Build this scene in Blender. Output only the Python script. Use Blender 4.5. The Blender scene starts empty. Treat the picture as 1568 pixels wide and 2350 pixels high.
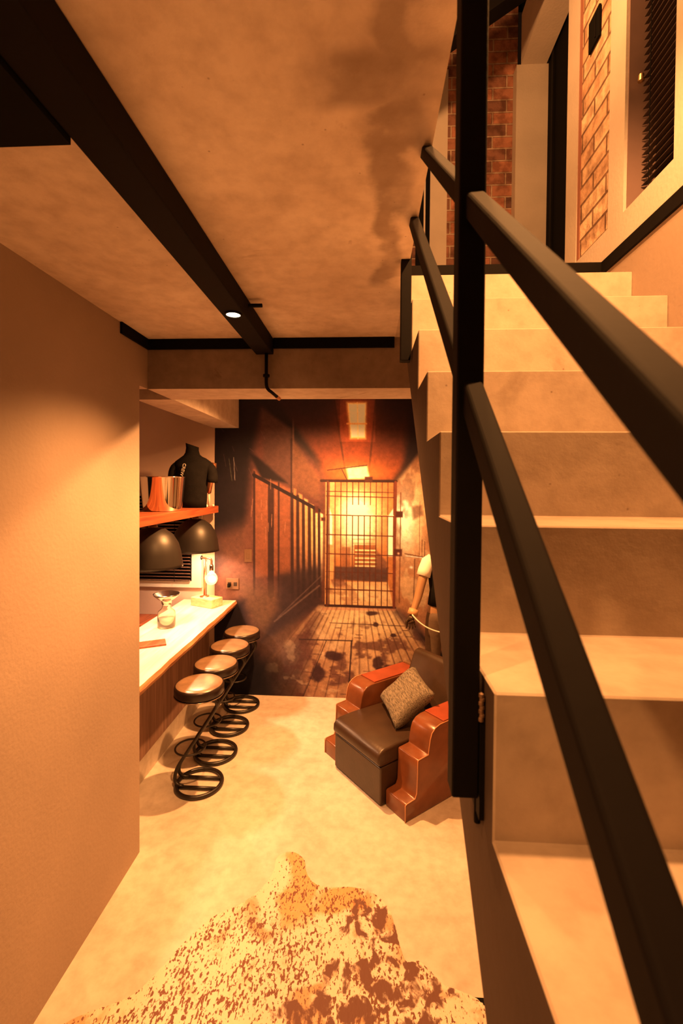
import bpy, bmesh, math, random
import numpy as np
from mathutils import Vector, Matrix
random.seed(7)
C = bpy.context.scene.collection
S = bpy.context.scene
U = 2.1            # every length below is in eye heights (the camera stands 2.1 m above the floor)
PI = math.pi

# ------------------------------------------------------------------ camera, world, exposure, lights
cam_d = bpy.data.cameras.new('camera'); cam = bpy.data.objects.new('camera', cam_d); C.objects.link(cam)
cam.location = (0, 0, U)
cam.rotation_mode = 'XYZ'
YAW, PITCH, ROLL = math.radians(3.18), math.radians(-1.05), math.radians(0.45)
cam.matrix_world = (Matrix.Translation((0, 0, U)) @ Matrix.Rotation(YAW, 4, 'Z')
                    @ Matrix.Rotation(PI / 2 + PITCH, 4, 'X') @ Matrix.Rotation(ROLL, 4, 'Z'))
cam_d.sensor_fit = 'AUTO'; cam_d.sensor_width = 36; cam_d.lens = 36 * 1044 / 2350
cam_d.shift_y = -46 / 2350
cam_d.clip_start = 0.01
cam_d.dof.use_dof = True; cam_d.dof.focus_distance = 3.0; cam_d.dof.aperture_fstop = 6.3
S.camera = cam
S.view_settings.view_transform = 'Standard'; S.view_settings.look = 'None'
S.view_settings.exposure = 1.05; S.view_settings.gamma = 1.0; S.view_settings.use_curve_mapping = False
w = bpy.data.worlds.new('world'); S.world = w; w.use_nodes = True
w.node_tree.nodes['Background'].inputs[0].default_value = (0.5, 0.2, 0.09, 1)
w.node_tree.nodes['Background'].inputs[1].default_value = 0.008

WARM = (1.0, 0.405, 0.118)
WARM2 = (1.0, 0.52, 0.25)
WARM3 = (1.0, 0.38, 0.12)
def light(name, kind, loc, power, col=WARM, size=0.05, rot=(0, 0, 0), angle=None, blend=0.5, size_y=None):
    d = bpy.data.lights.new(name, kind); d.energy = power; d.color = col
    if kind == 'AREA':
        d.size = size * U
        if size_y: d.shape = 'RECTANGLE'; d.size_y = size_y * U
    else: d.shadow_soft_size = size * U
    if kind == 'SPOT': d.spot_size = math.radians(angle); d.spot_blend = blend
    o = bpy.data.objects.new(name, d); C.objects.link(o)
    o.location = Vector(loc) * U; o.rotation_euler = rot
    return o
def aim(o, target):
    o.rotation_euler = (Vector(target) * U - o.location).to_track_quat('-Z', 'Y').to_euler()
light('downlight_lamp', 'SPOT', (-.278, .930, 1.338), 118, WARM, .014, angle=132, blend=.9)
light('room_downlight_lamp', 'SPOT', (-.20, 1.60, 1.37), 270, WARM, .012, angle=160, blend=.6)
l = light('stairwell_lamp', 'SPOT', (.27, .36, 1.74), 118, WARM, .02, angle=150, blend=.5); aim(l, (.33, .62, 1.0))
light('upper_fill', 'POINT', (.16, .86, 2.12), 42, WARM, .03)  # added fill light to brighten the upstairs brick
light('entry_downlight_lamp', 'SPOT', (-.278, .03, 1.338), 34, WARM, .014, angle=122, blend=.5)

# ------------------------------------------------------------------ helpers
def V(*a): return Vector(a)
def mat(name, col, rough=.6, metal=0, var=0, scale=6, col2=None, bump=0, bscale=40, emit=None, es=0, spec=.5, detail=6, dist=0):
    m = bpy.data.materials.new(name); m.use_nodes = True
    N = m.node_tree.nodes; L = m.node_tree.links; b = N['Principled BSDF']
    b.inputs['Base Color'].default_value = (*col, 1); b.inputs['Roughness'].default_value = rough
    b.inputs['Metallic'].default_value = metal
    b.inputs['Specular IOR Level'].default_value = spec
    tc = N.new('ShaderNodeTexCoord')
    n = N.new('ShaderNodeTexNoise'); n.inputs['Scale'].default_value = scale; n.inputs['Detail'].default_value = detail
    n.inputs['Distortion'].default_value = dist
    L.new(tc.outputs['Object'], n.inputs['Vector'])
    r = N.new('ShaderNodeValToRGB'); L.new(n.outputs['Fac'], r.inputs['Fac'])
    c2 = col2 or tuple(c * (1 - var) for c in col)
    r.color_ramp.elements[0].position = .32; r.color_ramp.elements[0].color = (*c2, 1)
    r.color_ramp.elements[1].position = .62; r.color_ramp.elements[1].color = (*col, 1)
    L.new(r.outputs['Color'], b.inputs['Base Color'])
    if bump:
        n2 = N.new('ShaderNodeTexNoise'); n2.inputs['Scale'].default_value = bscale; n2.inputs['Detail'].default_value = 5
        L.new(tc.outputs['Object'], n2.inputs['Vector'])
        bp = N.new('ShaderNodeBump'); bp.inputs['Strength'].default_value = bump; bp.inputs['Distance'].default_value = .01
        L.new(n2.outputs['Fac'], bp.inputs['Height']); L.new(bp.outputs['Normal'], b.inputs['Normal'])
    if emit:
        b.inputs['Emission Color'].default_value = (*emit, 1); b.inputs['Emission Strength'].default_value = es
    return m

def tag(o, label=None, cat=None, group=None, kind=None):
    if label: o['label'] = label
    if cat: o['category'] = cat
    if group: o['group'] = group
    if kind: o['kind'] = kind
    return o
def thing(name, label, cat, loc=(0, 0, 0), rotz=0, group=None):
    o = bpy.data.objects.new(name, None); C.objects.link(o); o.empty_display_size = .05
    o.location = Vector(loc) * U; o.rotation_euler = (0, 0, rotz)
    return tag(o, label, cat, group)
def obj(name, bm, m, parent=None, smooth=False, bevel=0, seg=2):
    """a bmesh in eye heights, local to its parent, becomes one mesh object in metres"""
    bmesh.ops.recalc_face_normals(bm, faces=bm.faces[:])
    for v in bm.verts: v.co *= U
    if bevel:
        bmesh.ops.bevel(bm, geom=[e for e in bm.edges if len(e.link_faces) == 2 and e.calc_face_angle(0) > .6],
                        offset=bevel * U, segments=seg, profile=.5, affect='EDGES', clamp_overlap=True)
    me = bpy.data.meshes.new(name); bm.to_mesh(me); bm.free()
    o = bpy.data.objects.new(name, me); C.objects.link(o)
    for mm in (m if isinstance(m, (list, tuple)) else [m]): me.materials.append(mm)
    if smooth:
        for p in me.polygons: p.use_smooth = True
    if parent: o.parent = parent
    return o
def struct(name, bm, m, **k): return tag(obj(name, bm, m, **k), kind='structure')
def box(bm, x0, x1, y0, y1, z0, z1, M=None, mi=0):
    vs = [bm.verts.new((x, y, z)) for z in (z0, z1) for x, y in ((x0, y0), (x1, y0), (x1, y1), (x0, y1))]
    if M: 
        for v in vs: v.co = M @ v.co
    for f in ((0, 3, 2, 1), (4, 5, 6, 7), (0, 1, 5, 4), (1, 2, 6, 5), (2, 3, 7, 6), (3, 0, 4, 7)):
        fc = bm.faces.new([vs[i] for i in f]); fc.material_index = mi
    return bm
def B(*a, **k): return box(bmesh.new(), *a, **k)
def prism_yz(bm, pts, x0, x1):
    a = [bm.verts.new((x0, y, z)) for y, z in pts]; b = [bm.verts.new((x1, y, z)) for y, z in pts]
    n = len(pts); bm.faces.new(a); bm.faces.new(b[::-1])
    for i in range(n): bm.faces.new((a[i], b[i], b[(i + 1) % n], a[(i + 1) % n]))
    return bm
def tube(bm, pts, r, seg=10, closed=False, rs=None):
    pts = [Vector(p) for p in pts]; n = len(pts); rings = []
    up = None
    for i, p in enumerate(pts):
        if closed: t = (pts[(i + 1) % n] - pts[i - 1]).normalized()
        else: t = (pts[min(i + 1, n - 1)] - pts[max(i - 1, 0)]).normalized()
        if up is None:
            up = Vector((0, 0, 1)) if abs(t.z) < .9 else Vector((1, 0, 0))
        a = t.cross(up)
        if a.length < 1e-4: a = t.cross(Vector((.3, 1, .2)))
        a.normalize(); b = a.cross(t).normalized(); up = b
        rr = rs[i] if rs else r
        rings.append([bm.verts.new(p + a * rr * math.cos(k * 2 * PI / seg) + b * rr * math.sin(k * 2 * PI / seg)) for k in range(seg)])
    for i in range(n if closed else n - 1):
        A, D = rings[i], rings[(i + 1) % n]
        for k in range(seg): bm.faces.new((A[k], A[(k + 1) % seg], D[(k + 1) % seg], D[k]))
    if not closed:
        bm.faces.new(rings[0][::-1]); bm.faces.new(rings[-1])
    return bm
def circle(c, r, n=40, z=None): return [(c[0] + r * math.cos(2 * PI * k / n), c[1] + r * math.sin(2 * PI * k / n), c[2] if z is None else z) for k in range(n)]
def lathe(bm, prof, c=(0, 0, 0), seg=40, M=None):
    rings = []
    for r, z in prof:
        if r < 1e-6: vs = [bm.verts.new((c[0], c[1], c[2] + z))]
        else: vs = [bm.verts.new((c[0] + r * math.cos(2 * PI * k / seg), c[1] + r * math.sin(2 * PI * k / seg), c[2] + z)) for k in range(seg)]
        if M:
            for v in vs: v.co = M @ v.co
        rings.append(vs)
    for A, D in zip(rings, rings[1:]):
        for k in range(seg):
            q = (k + 1) % seg
            if len(A) == 1 and len(D) == 1: continue
            if len(A) == 1: bm.faces.new((A[0], D[k], D[q]))
            elif len(D) == 1: bm.faces.new((A[k], A[q], D[0]))
            else: bm.faces.new((A[k], A[q], D[q], D[k]))
    return bm
def copy_tree(o, parent=None):
    c = o.copy(); C.objects.link(c); c.parent = parent
    for ch in [x for x in bpy.data.objects if x.parent == o]: copy_tree(ch, c)
    return c
def bez(p0, p1, p2, p3, n=10):
    p0, p1, p2, p3 = map(Vector, (p0, p1, p2, p3))
    return [((1-t)**3)*p0 + 3*t*(1-t)**2*p1 + 3*t*t*(1-t)*p2 + t**3*p3 for t in [i/n for i in range(n+1)]]

# ------------------------------------------------------------------ materials
M_wall = mat('plaster_wall', (.37, .29, .235), .75, var=.16, scale=1.5, bump=.15, bscale=60)
M_orange = mat('back_plaster', (.55, .42, .36), .8, var=.1, scale=2, bump=.1)
M_steel = mat('black_steel', (.006, .005, .005), .7, metal=.0, var=.3, scale=8, bump=.05, spec=.12)
M_steel2 = mat('dark_steel_rail', (.005, .0035, .0033), .75, metal=.0, var=.2, scale=8, bump=.04, spec=.12)
M_black = mat('matt_black', (.004, .004, .004), .85, spec=.1)
M_frame = mat('pale_render', (.60, .54, .49), .8, var=.12, scale=4, bump=.15, bscale=70)
M_light = mat('lamp_glow', (1, .9, .7), .5, emit=(1, .78, .5), es=14)

def concrete(name, base, dark, floor=False, stains=1.0):
    m = bpy.data.materials.new(name); m.use_nodes = True
    N = m.node_tree.nodes; L = m.node_tree.links; b = N['Principled BSDF']
    tc = N.new('ShaderNodeTexCoord')
    def noise(sc, det, dist=0):
        n = N.new('ShaderNodeTexNoise'); n.inputs['Scale'].default_value = sc; n.inputs['Detail'].default_value = det
        n.inputs['Distortion'].default_value = dist; n.inputs['Roughness'].default_value = .6
        L.new(tc.outputs['Object'], n.inputs['Vector']); return n
    def ramp(src, p0, p1, c0, c1):
        r = N.new('ShaderNodeValToRGB'); L.new(src, r.inputs['Fac'])
        r.color_ramp.elements[0].position = p0; r.color_ramp.elements[1].position = p1
        r.color_ramp.elements[0].color = (*c0, 1); r.color_ramp.elements[1].color = (*c1, 1); return r
    def mul(a, bb, fac=1):
        x = N.new('ShaderNodeMix'); x.data_type = 'RGBA'; x.blend_type = 'MULTIPLY'; x.inputs[0].default_value = fac
        L.new(a, x.inputs[6]); L.new(bb, x.inputs[7]); return x.outputs[2]
    big = ramp(noise(1.1, 8, .6).outputs['Fac'], .35, .65, dark, base)
    fine = ramp(noise(14, 8).outputs['Fac'], .3, .6, (.80, .78, .76), (1, 1, 1))
    c = mul(big.outputs['Color'], fine.outputs['Color'])
    st = ramp(noise(2.6, 9, 1.6).outputs['Fac'], .24, .36, (.55, .48, .42), (1, 1, 1))
    c = mul(c, st.outputs['Color'], stains)
    v = N.new('ShaderNodeTexVoronoi'); v.inputs['Scale'].default_value = 16; L.new(tc.outputs['Object'], v.inputs['Vector'])
    pits = ramp(v.outputs['Distance'], .02, .06, (.35, .3, .26), (1, 1, 1))
    if not floor: c = mul(c, pits.outputs['Color'], .7)
    L.new(c, b.inputs['Base Color'])
    b.inputs['Roughness'].default_value = .48 if floor else .85
    b.inputs['Specular IOR Level'].default_value = .35
    bp = N.new('ShaderNodeBump'); bp.inputs['Strength'].default_value = .12 if floor else .25; bp.inputs['Distance'].default_value = .006
    L.new(noise(30, 6).outputs['Fac'], bp.inputs['Height']); L.new(bp.outputs['Normal'], b.inputs['Normal'])
    return m
M_floor = concrete('polished_concrete_floor', (.68, .62, .55), (.52, .44, .37), True, .5)
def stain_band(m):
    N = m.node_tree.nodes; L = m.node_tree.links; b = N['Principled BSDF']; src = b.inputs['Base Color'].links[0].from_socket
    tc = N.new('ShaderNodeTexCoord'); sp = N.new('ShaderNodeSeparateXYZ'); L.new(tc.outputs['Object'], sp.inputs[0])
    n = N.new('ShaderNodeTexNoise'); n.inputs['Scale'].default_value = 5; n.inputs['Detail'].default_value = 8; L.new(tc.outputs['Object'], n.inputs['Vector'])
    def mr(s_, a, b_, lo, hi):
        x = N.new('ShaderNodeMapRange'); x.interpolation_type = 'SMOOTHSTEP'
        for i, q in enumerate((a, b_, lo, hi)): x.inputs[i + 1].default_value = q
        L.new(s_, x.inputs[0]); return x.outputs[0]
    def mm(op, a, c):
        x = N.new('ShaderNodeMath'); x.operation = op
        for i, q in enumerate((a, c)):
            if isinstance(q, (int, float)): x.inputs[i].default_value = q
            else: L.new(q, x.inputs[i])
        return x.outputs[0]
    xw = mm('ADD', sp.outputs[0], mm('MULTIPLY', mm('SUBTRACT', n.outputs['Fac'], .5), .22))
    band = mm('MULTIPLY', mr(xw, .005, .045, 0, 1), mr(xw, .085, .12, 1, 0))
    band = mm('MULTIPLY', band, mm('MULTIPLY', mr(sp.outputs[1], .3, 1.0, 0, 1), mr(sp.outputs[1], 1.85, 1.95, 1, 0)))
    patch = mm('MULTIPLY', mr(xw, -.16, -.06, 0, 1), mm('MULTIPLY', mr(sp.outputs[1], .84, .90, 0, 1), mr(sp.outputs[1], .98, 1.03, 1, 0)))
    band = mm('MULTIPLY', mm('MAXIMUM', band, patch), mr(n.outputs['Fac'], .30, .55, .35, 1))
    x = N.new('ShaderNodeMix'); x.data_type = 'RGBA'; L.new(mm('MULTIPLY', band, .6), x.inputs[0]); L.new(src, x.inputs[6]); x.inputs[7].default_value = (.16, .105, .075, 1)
    L.new(x.outputs[2], b.inputs['Base Color']); return m
M_ceil = concrete('raw_concrete_ceiling', (.80, .72, .64), (.56, .46, .38))
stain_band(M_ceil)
M_stair = concrete('cast_concrete_stairs', (.60, .51, .42), (.44, .36, .29), stains=.6)
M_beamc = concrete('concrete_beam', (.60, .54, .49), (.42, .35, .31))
M_header = concrete('shaded_header_concrete', (.34, .28, .24), (.22, .17, .14))  # same concrete, with the front face's shade put into the colour
M_string = mat('dark_painted_stringer', (.085, .058, .048), .8, var=.2, scale=5, bump=.1, spec=.2)

def wood(name, c0, c1, axis=1, rough=.45, sc=3.0, bands=8):
    m = bpy.data.materials.new(name); m.use_nodes = True
    N = m.node_tree.nodes; L = m.node_tree.links; b = N['Principled BSDF']
    tc = N.new('ShaderNodeTexCoord'); mp = N.new('ShaderNodeMapping')
    s = [bands * sc] * 3; s[axis] = sc * .6; mp.inputs['Scale'].default_value = s
    L.new(tc.outputs['Object'], mp.inputs['Vector'])
    n = N.new('ShaderNodeTexNoise'); n.inputs['Scale'].default_value = 1; n.inputs['Detail'].default_value = 8; n.inputs['Distortion'].default_value = 1.2
    L.new(mp.outputs['Vector'], n.inputs['Vector'])
    r = N.new('ShaderNodeValToRGB'); L.new(n.outputs['Fac'], r.inputs['Fac'])
    r.color_ramp.elements[0].position = .3; r.color_ramp.elements[1].position = .68
    r.color_ramp.elements[0].color = (*c0, 1); r.color_ramp.elements[1].color = (*c1, 1)
    L.new(r.outputs['Color'], b.inputs['Base Color']); b.inputs['Roughness'].default_value = rough
    bp = N.new('ShaderNodeBump'); bp.inputs['Strength'].default_value = .15; bp.inputs['Distance'].default_value = .004
    L.new(n.outputs['Fac'], bp.inputs['Height']); L.new(bp.outputs['Normal'], b.inputs['Normal'])
    return m
M_top = wood('pale_worktop_wood', (.62, .50, .38), (.80, .70, .56), 1)
M_edge = wood('live_edge_wood', (.30, .13, .06), (.62, .34, .18), 1)
M_panel = wood('bar_panel_wood', (.16, .085, .06), (.34, .20, .15), 2, .6, 2.0)
M_shelf = wood('red_shelf_wood', (.16, .038, .016), (.38, .10, .038), 1)
M_block = wood('lamp_block_wood', (.55, .36, .20), (.80, .60, .38), 0)

def brick(name, c1, c2, mortar, axes, scale, dark=.0):
    m = bpy.data.materials.new(name); m.use_nodes = True
    N = m.node_tree.nodes; L = m.node_tree.links; b = N['Principled BSDF']
    tc = N.new('ShaderNodeTexCoord'); sp = N.new('ShaderNodeSeparateXYZ'); cb = N.new('ShaderNodeCombineXYZ')
    L.new(tc.outputs['Object'], sp.inputs[0]); L.new(sp.outputs[axes[0]], cb.inputs[0]); L.new(sp.outputs[2], cb.inputs[1])
    t = N.new('ShaderNodeTexBrick'); L.new(cb.outputs[0], t.inputs['Vector'])
    t.inputs['Scale'].default_value = 1; t.inputs['Brick Width'].default_value = scale[0]; t.inputs['Row Height'].default_value = scale[1]
    t.inputs['Mortar Size'].default_value = .007; t.inputs['Mortar Smooth'].default_value = .3; t.inputs['Bias'].default_value = -.1
    t.inputs['Color1'].default_value = (*c1, 1); t.inputs['Color2'].default_value = (*c2, 1); t.inputs['Mortar'].default_value = (*mortar, 1)
    n = N.new('ShaderNodeTexNoise'); n.inputs['Scale'].default_value = 14; n.inputs['Detail'].default_value = 8; L.new(tc.outputs['Object'], n.inputs['Vector'])
    r = N.new('ShaderNodeValToRGB'); L.new(n.outputs['Fac'], r.inputs['Fac'])
    r.color_ramp.elements[0].position = .38; r.color_ramp.elements[1].position = .58
    r.color_ramp.elements[0].color = (.45 - dark, .38 - dark, .35 - dark, 1); r.color_ramp.elements[1].color = (1, 1, 1, 1)
    x = N.new('ShaderNodeMix'); x.data_type = 'RGBA'; x.blend_type = 'MULTIPLY'; x.inputs[0].default_value = .8
    L.new(t.outputs['Color'], x.inputs[6]); L.new(r.outputs['Color'], x.inputs[7]); L.new(x.outputs[2], b.inputs['Base Color'])
    b.inputs['Roughness'].default_value = .9
    a = N.new('ShaderNodeMath'); a.operation = 'MULTIPLY_ADD'; a.inputs[1].default_value = -1.6
    L.new(t.outputs['Fac'], a.inputs[0]); L.new(n.outputs['Fac'], a.inputs[2])
    bp = N.new('ShaderNodeBump'); bp.inputs['Strength'].default_value = .9; bp.inputs['Distance'].default_value = .02
    L.new(a.outputs[0], bp.inputs['Height']); L.new(bp.outputs['Normal'], b.inputs['Normal'])
    return m
M_brick_y = brick('stock_brick_landing', (.50, .22, .14), (.11, .06, .055), (.50, .36, .28), (0,), (.20, .088), .05)
M_brick_x = brick('pale_stock_brick', (.84, .66, .48), (.50, .26, .15), (.24, .14, .09), (1,), (.24, .088))

# ------------------------------------------------------------------ the setting
XL, YL1 = -.605, 1.180            # left wall face and its free end
YH0, YH1 = 1.225, 1.38            # concrete header
YB = 2.105                        # wall with the printed mural
ZC, ZL = 1.391, 1.487             # ceiling, upper floor
ZHB = 1.256                       # header underside
XS, XR, XE = .077, .512, .072      # stair side, right wall, slab edge
struct('floor', B(-1.6, XR + .1, -1.2, YB + .1, -.06, 0), M_floor)
struct('ceiling', B(-1.6, XE, -1.2, YB + .1, ZC, ZL), M_ceil)
bm = bmesh.new(); prism_yz(bm, [(-1.2, 0), (YL1, 0), (YL1, ZHB), (YH0, ZHB), (YH0, ZC), (-1.2, ZC)], XL - .12, XL)
struct('wall_left', bm, M_wall)
struct('wall_back', B(-1.6, XR, YB, YB + .08, 0, ZC), M_orange)
struct('wall_far_left', B(-1.66, -1.6, YL1, YB, 0, ZC), M_orange)
struct('wall_behind', B(-1.6, XR + .1, -1.26, -1.2, 0, 2.3), M_wall)
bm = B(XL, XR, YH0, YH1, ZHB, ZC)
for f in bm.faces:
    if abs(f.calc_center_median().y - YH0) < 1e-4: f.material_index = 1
struct('trim_1', bm, [M_beamc, M_header])                       # concrete header, its front face coloured darker for shade
# lower right wall with the plaster face
struct('wall_right', B(XR, XR + .12, -1.2, YB, 0, ZL - .026), M_wall)
struct('trim_2', B(XR - .006, XR + .12, -1.2, 1.036, ZL - .026, ZL), M_steel)      # dark channel at the upper floor level
# upper right wall with doorway and window
ZT = 2.3
bm = bmesh.new()
box(bm, XR, XR + .10, 1.010, 1.160, .548 + 1, ZT)             # brick pier
struct('wall_upper_right', bm, M_brick_x)
bm = bmesh.new()
box(bm, XR - .004, XR + .10, 1.160, 1.222, ZL, ZT)                    # door jamb band
box(bm, XR - .004, XR + .10, .40, 1.160, ZL, 1.548)                  # band under brick and window
box(bm, XR - .004, XR + .10, .952, 1.011, 1.548, ZT)                  # window jamb far
box(bm, XR - .004, XR + .10, .40, .801, 1.548, ZT)                   # window jamb near
struct('trim_3', bm, M_frame)
bm = bmesh.new(); box(bm, XR - .002, XR + .003, 1.148, 1.160, 1.548, ZT); struct('trim_4', bm, mat('reddish_joint', (.30, .13, .09), .8))
struct('wall_upper_near', B(XR, XR + .10, -1.2, .40, ZL, ZT), M_wall)
# portal beyond: far jamb, lintel
bm = bmesh.new(); box(bm, XR - .014, XR + .10, 1.607, 1.66, ZL, 2.432); struct('trim_5', bm, M_frame)
bm = bmesh.new(); box(bm, XR, XR + .085, 1.222, 1.607, 2.432, 2.6); struct('trim_6', bm, M_frame)
struct('wall_upper_back', B(-.6, XR, 1.645, 1.72, ZL, 2.75), M_brick_y)
struct('floor_landing', B(XE, XR, 1.036, 1.65, ZC, ZL), M_stair)
struct('trim_7', B(XS, XR, 1.030, 1.036, ZL - .024, ZL), M_steel2)
struct('ceiling_upper', B(-.6, XR + .1, -1.2, 1.75, 2.75, 2.8), M_black)
struct('wall_upper_left', B(-.64, -.6, -1.2, 1.75, ZL, 2.75), M_wall)

# door of the portal
d = thing('door_1', None, None, (XR + .092, 1.222, ZL)); d['kind'] = 'structure'
for k in ('label', 'category'):
    if k in d: del d[k]
obj('door_leaf', B(0, .02, 0, .385, 0, .96), M_black, d)
obj('door_frame', B(-.006, 0, .33, .345, 0, .96), M_steel, d)

# window in the upper right wall: dark reveal, glass and venetian blind
wn = bpy.data.objects.new('window_1', None); C.objects.link(wn); wn['kind'] = 'structure'; wn.location = Vector((XR, .801, 1.548)) * U
M_reveal = mat('dark_reveal', (.20, .13, .12), .8, var=.2, scale=5)
bm = bmesh.new(); box(bm, .002, .06, .149, .151, 0, .8); box(bm, .002, .06, 0, .151, -.002, 0); obj('window_reveal', bm, M_reveal, wn)
obj('window_pane', B(.056, .06, 0, .151, 0, .8), M_black, wn)
M_slat = mat('black_blind_slat', (.060, .042, .036), .4)
bl = thing('venetian_blind', 'black venetian blind in the window high on the right wall beside the brick', 'blind', (XR + .033, .801, 1.548))
for i in range(52):
    z = .004 + i * .0150
    Mx = Matrix.Translation((0, 0, z)) @ Matrix.Rotation(math.radians(-12), 4, 'Y')
    obj('slat', box(bmesh.new(), -.006, .006, .002, .145, -.0006, .0006, M=Mx), M_slat, bl)
for y in (.035, .115):
    obj('cord', tube(bmesh.new(), [(-.010, y, 0), (-.010, y, .79)], .0008, 6), M_black, bl)
o = obj('cord_tassel', lathe(bmesh.new(), [(0, 0), (.006, .002), (.005, .014), (0, .018)], (-.014, .138, .245), 12), mat('brass', (.8, .6, .3), .3, 1), bl)

# stairs: treads, risers and sloping soffit in one cast piece
h, dd = .09, .11; dd = .1082
pts = []; n0 = -8
for i in range(n0, 7):
    y = .2725 + dd * i; z = .8765 + h * i
    pts += [(y, z - h if i > n0 else 0.0), (y, z)]
pts += [(1.030, .8765 + h * 6), (1.030, ZL - .024), (1.07, ZL - .024), (1.07, ZC)]
pts += [(1.04, ZC - .001), (.9135, 1.245), (.281, .666), (.281 - .666 / .915 + .12, .11), (-.30, 0)]
bm = bmesh.new(); prism_yz(bm, pts, XS, XR)
for f in bm.faces:
    if abs(f.calc_center_median().x - XS) < 1e-4: f.material_index = 1
st = obj('staircase', bm, [M_stair, M_string], bevel=.0012, seg=1)
tag(st, kind='structure'); st.name = 'trim_8'
st.name = 'floor_stairs'

# printed prison-corridor mural on the back wall (a flat print, painted into a fine colour grid)
def s2l(c):
    c = np.asarray(c, float) / 255; return np.where(c <= .04045, c / 12.92, ((c + .055) / 1.055) ** 2.4)
def mural_colors(u, v):
    H, W = u.shape
    img = np.zeros((H, W, 3)); img[:] = (30, 15, 12)
    rs = np.random.RandomState(3)
    def sm(x, a, b): t = np.clip((x - a) / (b - a), 0, 1); return t * t * (3 - 2 * t)
    def mix(mask, col): 
        m = np.clip(mask, 0, 1)[..., None]; img[:] = img * (1 - m) + np.array(col, float) * m
    def poly(P, soft=1.2):
        P = np.array(P, float); inside = np.zeros(u.shape, bool); dist = np.full(u.shape, 1e9)
        n = len(P)
        for i in range(n):
            x1, y1 = P[i]; x2, y2 = P[(i + 1) % n]
            c = ((y1 > v) != (y2 > v)) & (u < (x2 - x1) * (v - y1) / (y2 - y1 + 1e-9) + x1); inside ^= c
            L2 = (x2 - x1) ** 2 + (y2 - y1) ** 2 + 1e-9
            t = np.clip(((u - x1) * (x2 - x1) + (v - y1) * (y2 - y1)) / L2, 0, 1)
            dist = np.minimum(dist, np.hypot(u - x1 - t * (x2 - x1), v - y1 - t * (y2 - y1)))
        s = np.where(inside, dist, -dist); return sm(s, -soft, soft)
    def line(x1, y1, x2, y2, wd, soft=.8):
        L2 = (x2 - x1) ** 2 + (y2 - y1) ** 2
        t = np.clip(((u - x1) * (x2 - x1) + (v - y1) * (y2 - y1)) / L2, 0, 1)
        return 1 - sm(np.hypot(u - x1 - t * (x2 - x1), v - y1 - t * (y2 - y1)), wd / 2, wd / 2 + soft)
    def glow(x, y, rx, ry=None): ry = ry or rx; return np.exp(-(((u - x) / rx) ** 2 + ((v - y) / ry) ** 2))
    def fbm(sc, seed, sy=None):
        r = np.random.RandomState(seed); out = np.zeros(u.shape); amp = 1; tot = 0
        for o in range(4):
            gx, gy = int(540 / sc * 2 ** o) + 3, int(740 / (sy or sc) * 2 ** o) + 3
            g = r.rand(gy, gx); fx = (u - 480) / 560 * (gx - 2); fy = (v - 880) / 760 * (gy - 2)
            fx = np.clip(fx, 0, gx - 2.001); fy = np.clip(fy, 0, gy - 2.001)
            ix, iy = fx.astype(int), fy.astype(int); tx, ty = fx - ix, fy - iy; tx = tx*tx*(3-2*tx); ty = ty*ty*(3-2*ty)
            out += amp * ((g[iy, ix] * (1-tx) + g[iy, ix+1] * tx) * (1-ty) + (g[iy+1, ix] * (1-tx) + g[iy+1, ix+1] * tx) * ty)
            tot += amp; amp *= .55
        return out / tot
    # left wall of the painted corridor
    mix(poly([(575, 1060), (600, 940), (760, 1095), (752, 1400), (600, 1540), (480, 1600), (480, 1340), (560, 1260)], 14), (92, 40, 24))
    mix(poly([(600, 940), (668, 985), (668, 1120), (605, 1085)], 6), (84, 40, 24))
    mix(poly([(672, 1010), (735, 1100), (735, 1150), (672, 1120)], 6), (104, 50, 26))
    mix(poly([(582, 1080), (668, 1125), (668, 1320), (582, 1330)], 5) * .9, (140, 62, 30))
    mix(poly([(492, 1230), (575, 1200), (590, 1330), (560, 1400), (492, 1400)], 30) * .75, (128, 62, 34))
    for i, (x, c) in enumerate([(676, (170, 84, 38)), (690, (178, 94, 44)), (703, (205, 116, 54)), (716, (222, 134, 62)), (727, (235, 150, 76)), (740, (245, 168, 92))]):
        mix(poly([(x - 4, 1120 + (x - 676) * .9), (x + 5, 1124 + (x - 676) * .9), (x + 5, 1330), (x - 4, 1340)], 2) * (1 - .85 * sm(v, 1230, 1350)), c)
    for x, y0, wd in [(622, 1118, 12), (670, 1010, 5), (684, 1140, 5), (697, 1152, 5), (711, 1160, 5), (722, 1168, 4), (733, 1172, 4), (583, 1085, 3), (640, 1110, 2)]:
        mix(line(x, y0, x + (3 if x > 640 else 1), 1370, wd, 2) * .85, (46, 20, 14))
    mix(line(582, 1092, 733, 1172, 6, 2), (34, 15, 12)); mix(line(673, 900, 673, 1130, 3, 1.2) * .7, (120, 62, 34))
    mix(poly([(570, 1040), (590, 1050), (660, 1110), (600, 1100)], 5), (28, 13, 11))
    for k in range(14):
        x = rs.uniform(575, 665); y = rs.uniform(1090, 1220); mix(line(x, y, x + rs.uniform(-1, 1), y + rs.uniform(8, 50), .7, .8) * .6, (176, 92, 50))
    for k in range(7):
        x = rs.uniform(498, 600); y = rs.uniform(950, 1120); mix(line(x, y, x + rs.uniform(4, 14), y + rs.uniform(6, 30), .5, .8) * .45, (110, 60, 40))
    mix(line(535, 1052, 538, 1104, .6, .7) * .7, (190, 130, 90)); mix(line(524, 1055, 531, 1105, .8, .9) * .5, (120, 90, 50))
    # smoky lower left
    fo = fbm(60, 11)
    mix(poly([(540, 1330), (640, 1350), (700, 1400), (680, 1500), (600, 1480), (560, 1420)], 34) * (.35 + .7 * fo), (112, 60, 30))
    mix(poly([(640, 1320), (735, 1300), (742, 1390), (600, 1480), (640, 1400)], 14) * .8, (50, 26, 20))
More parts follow.
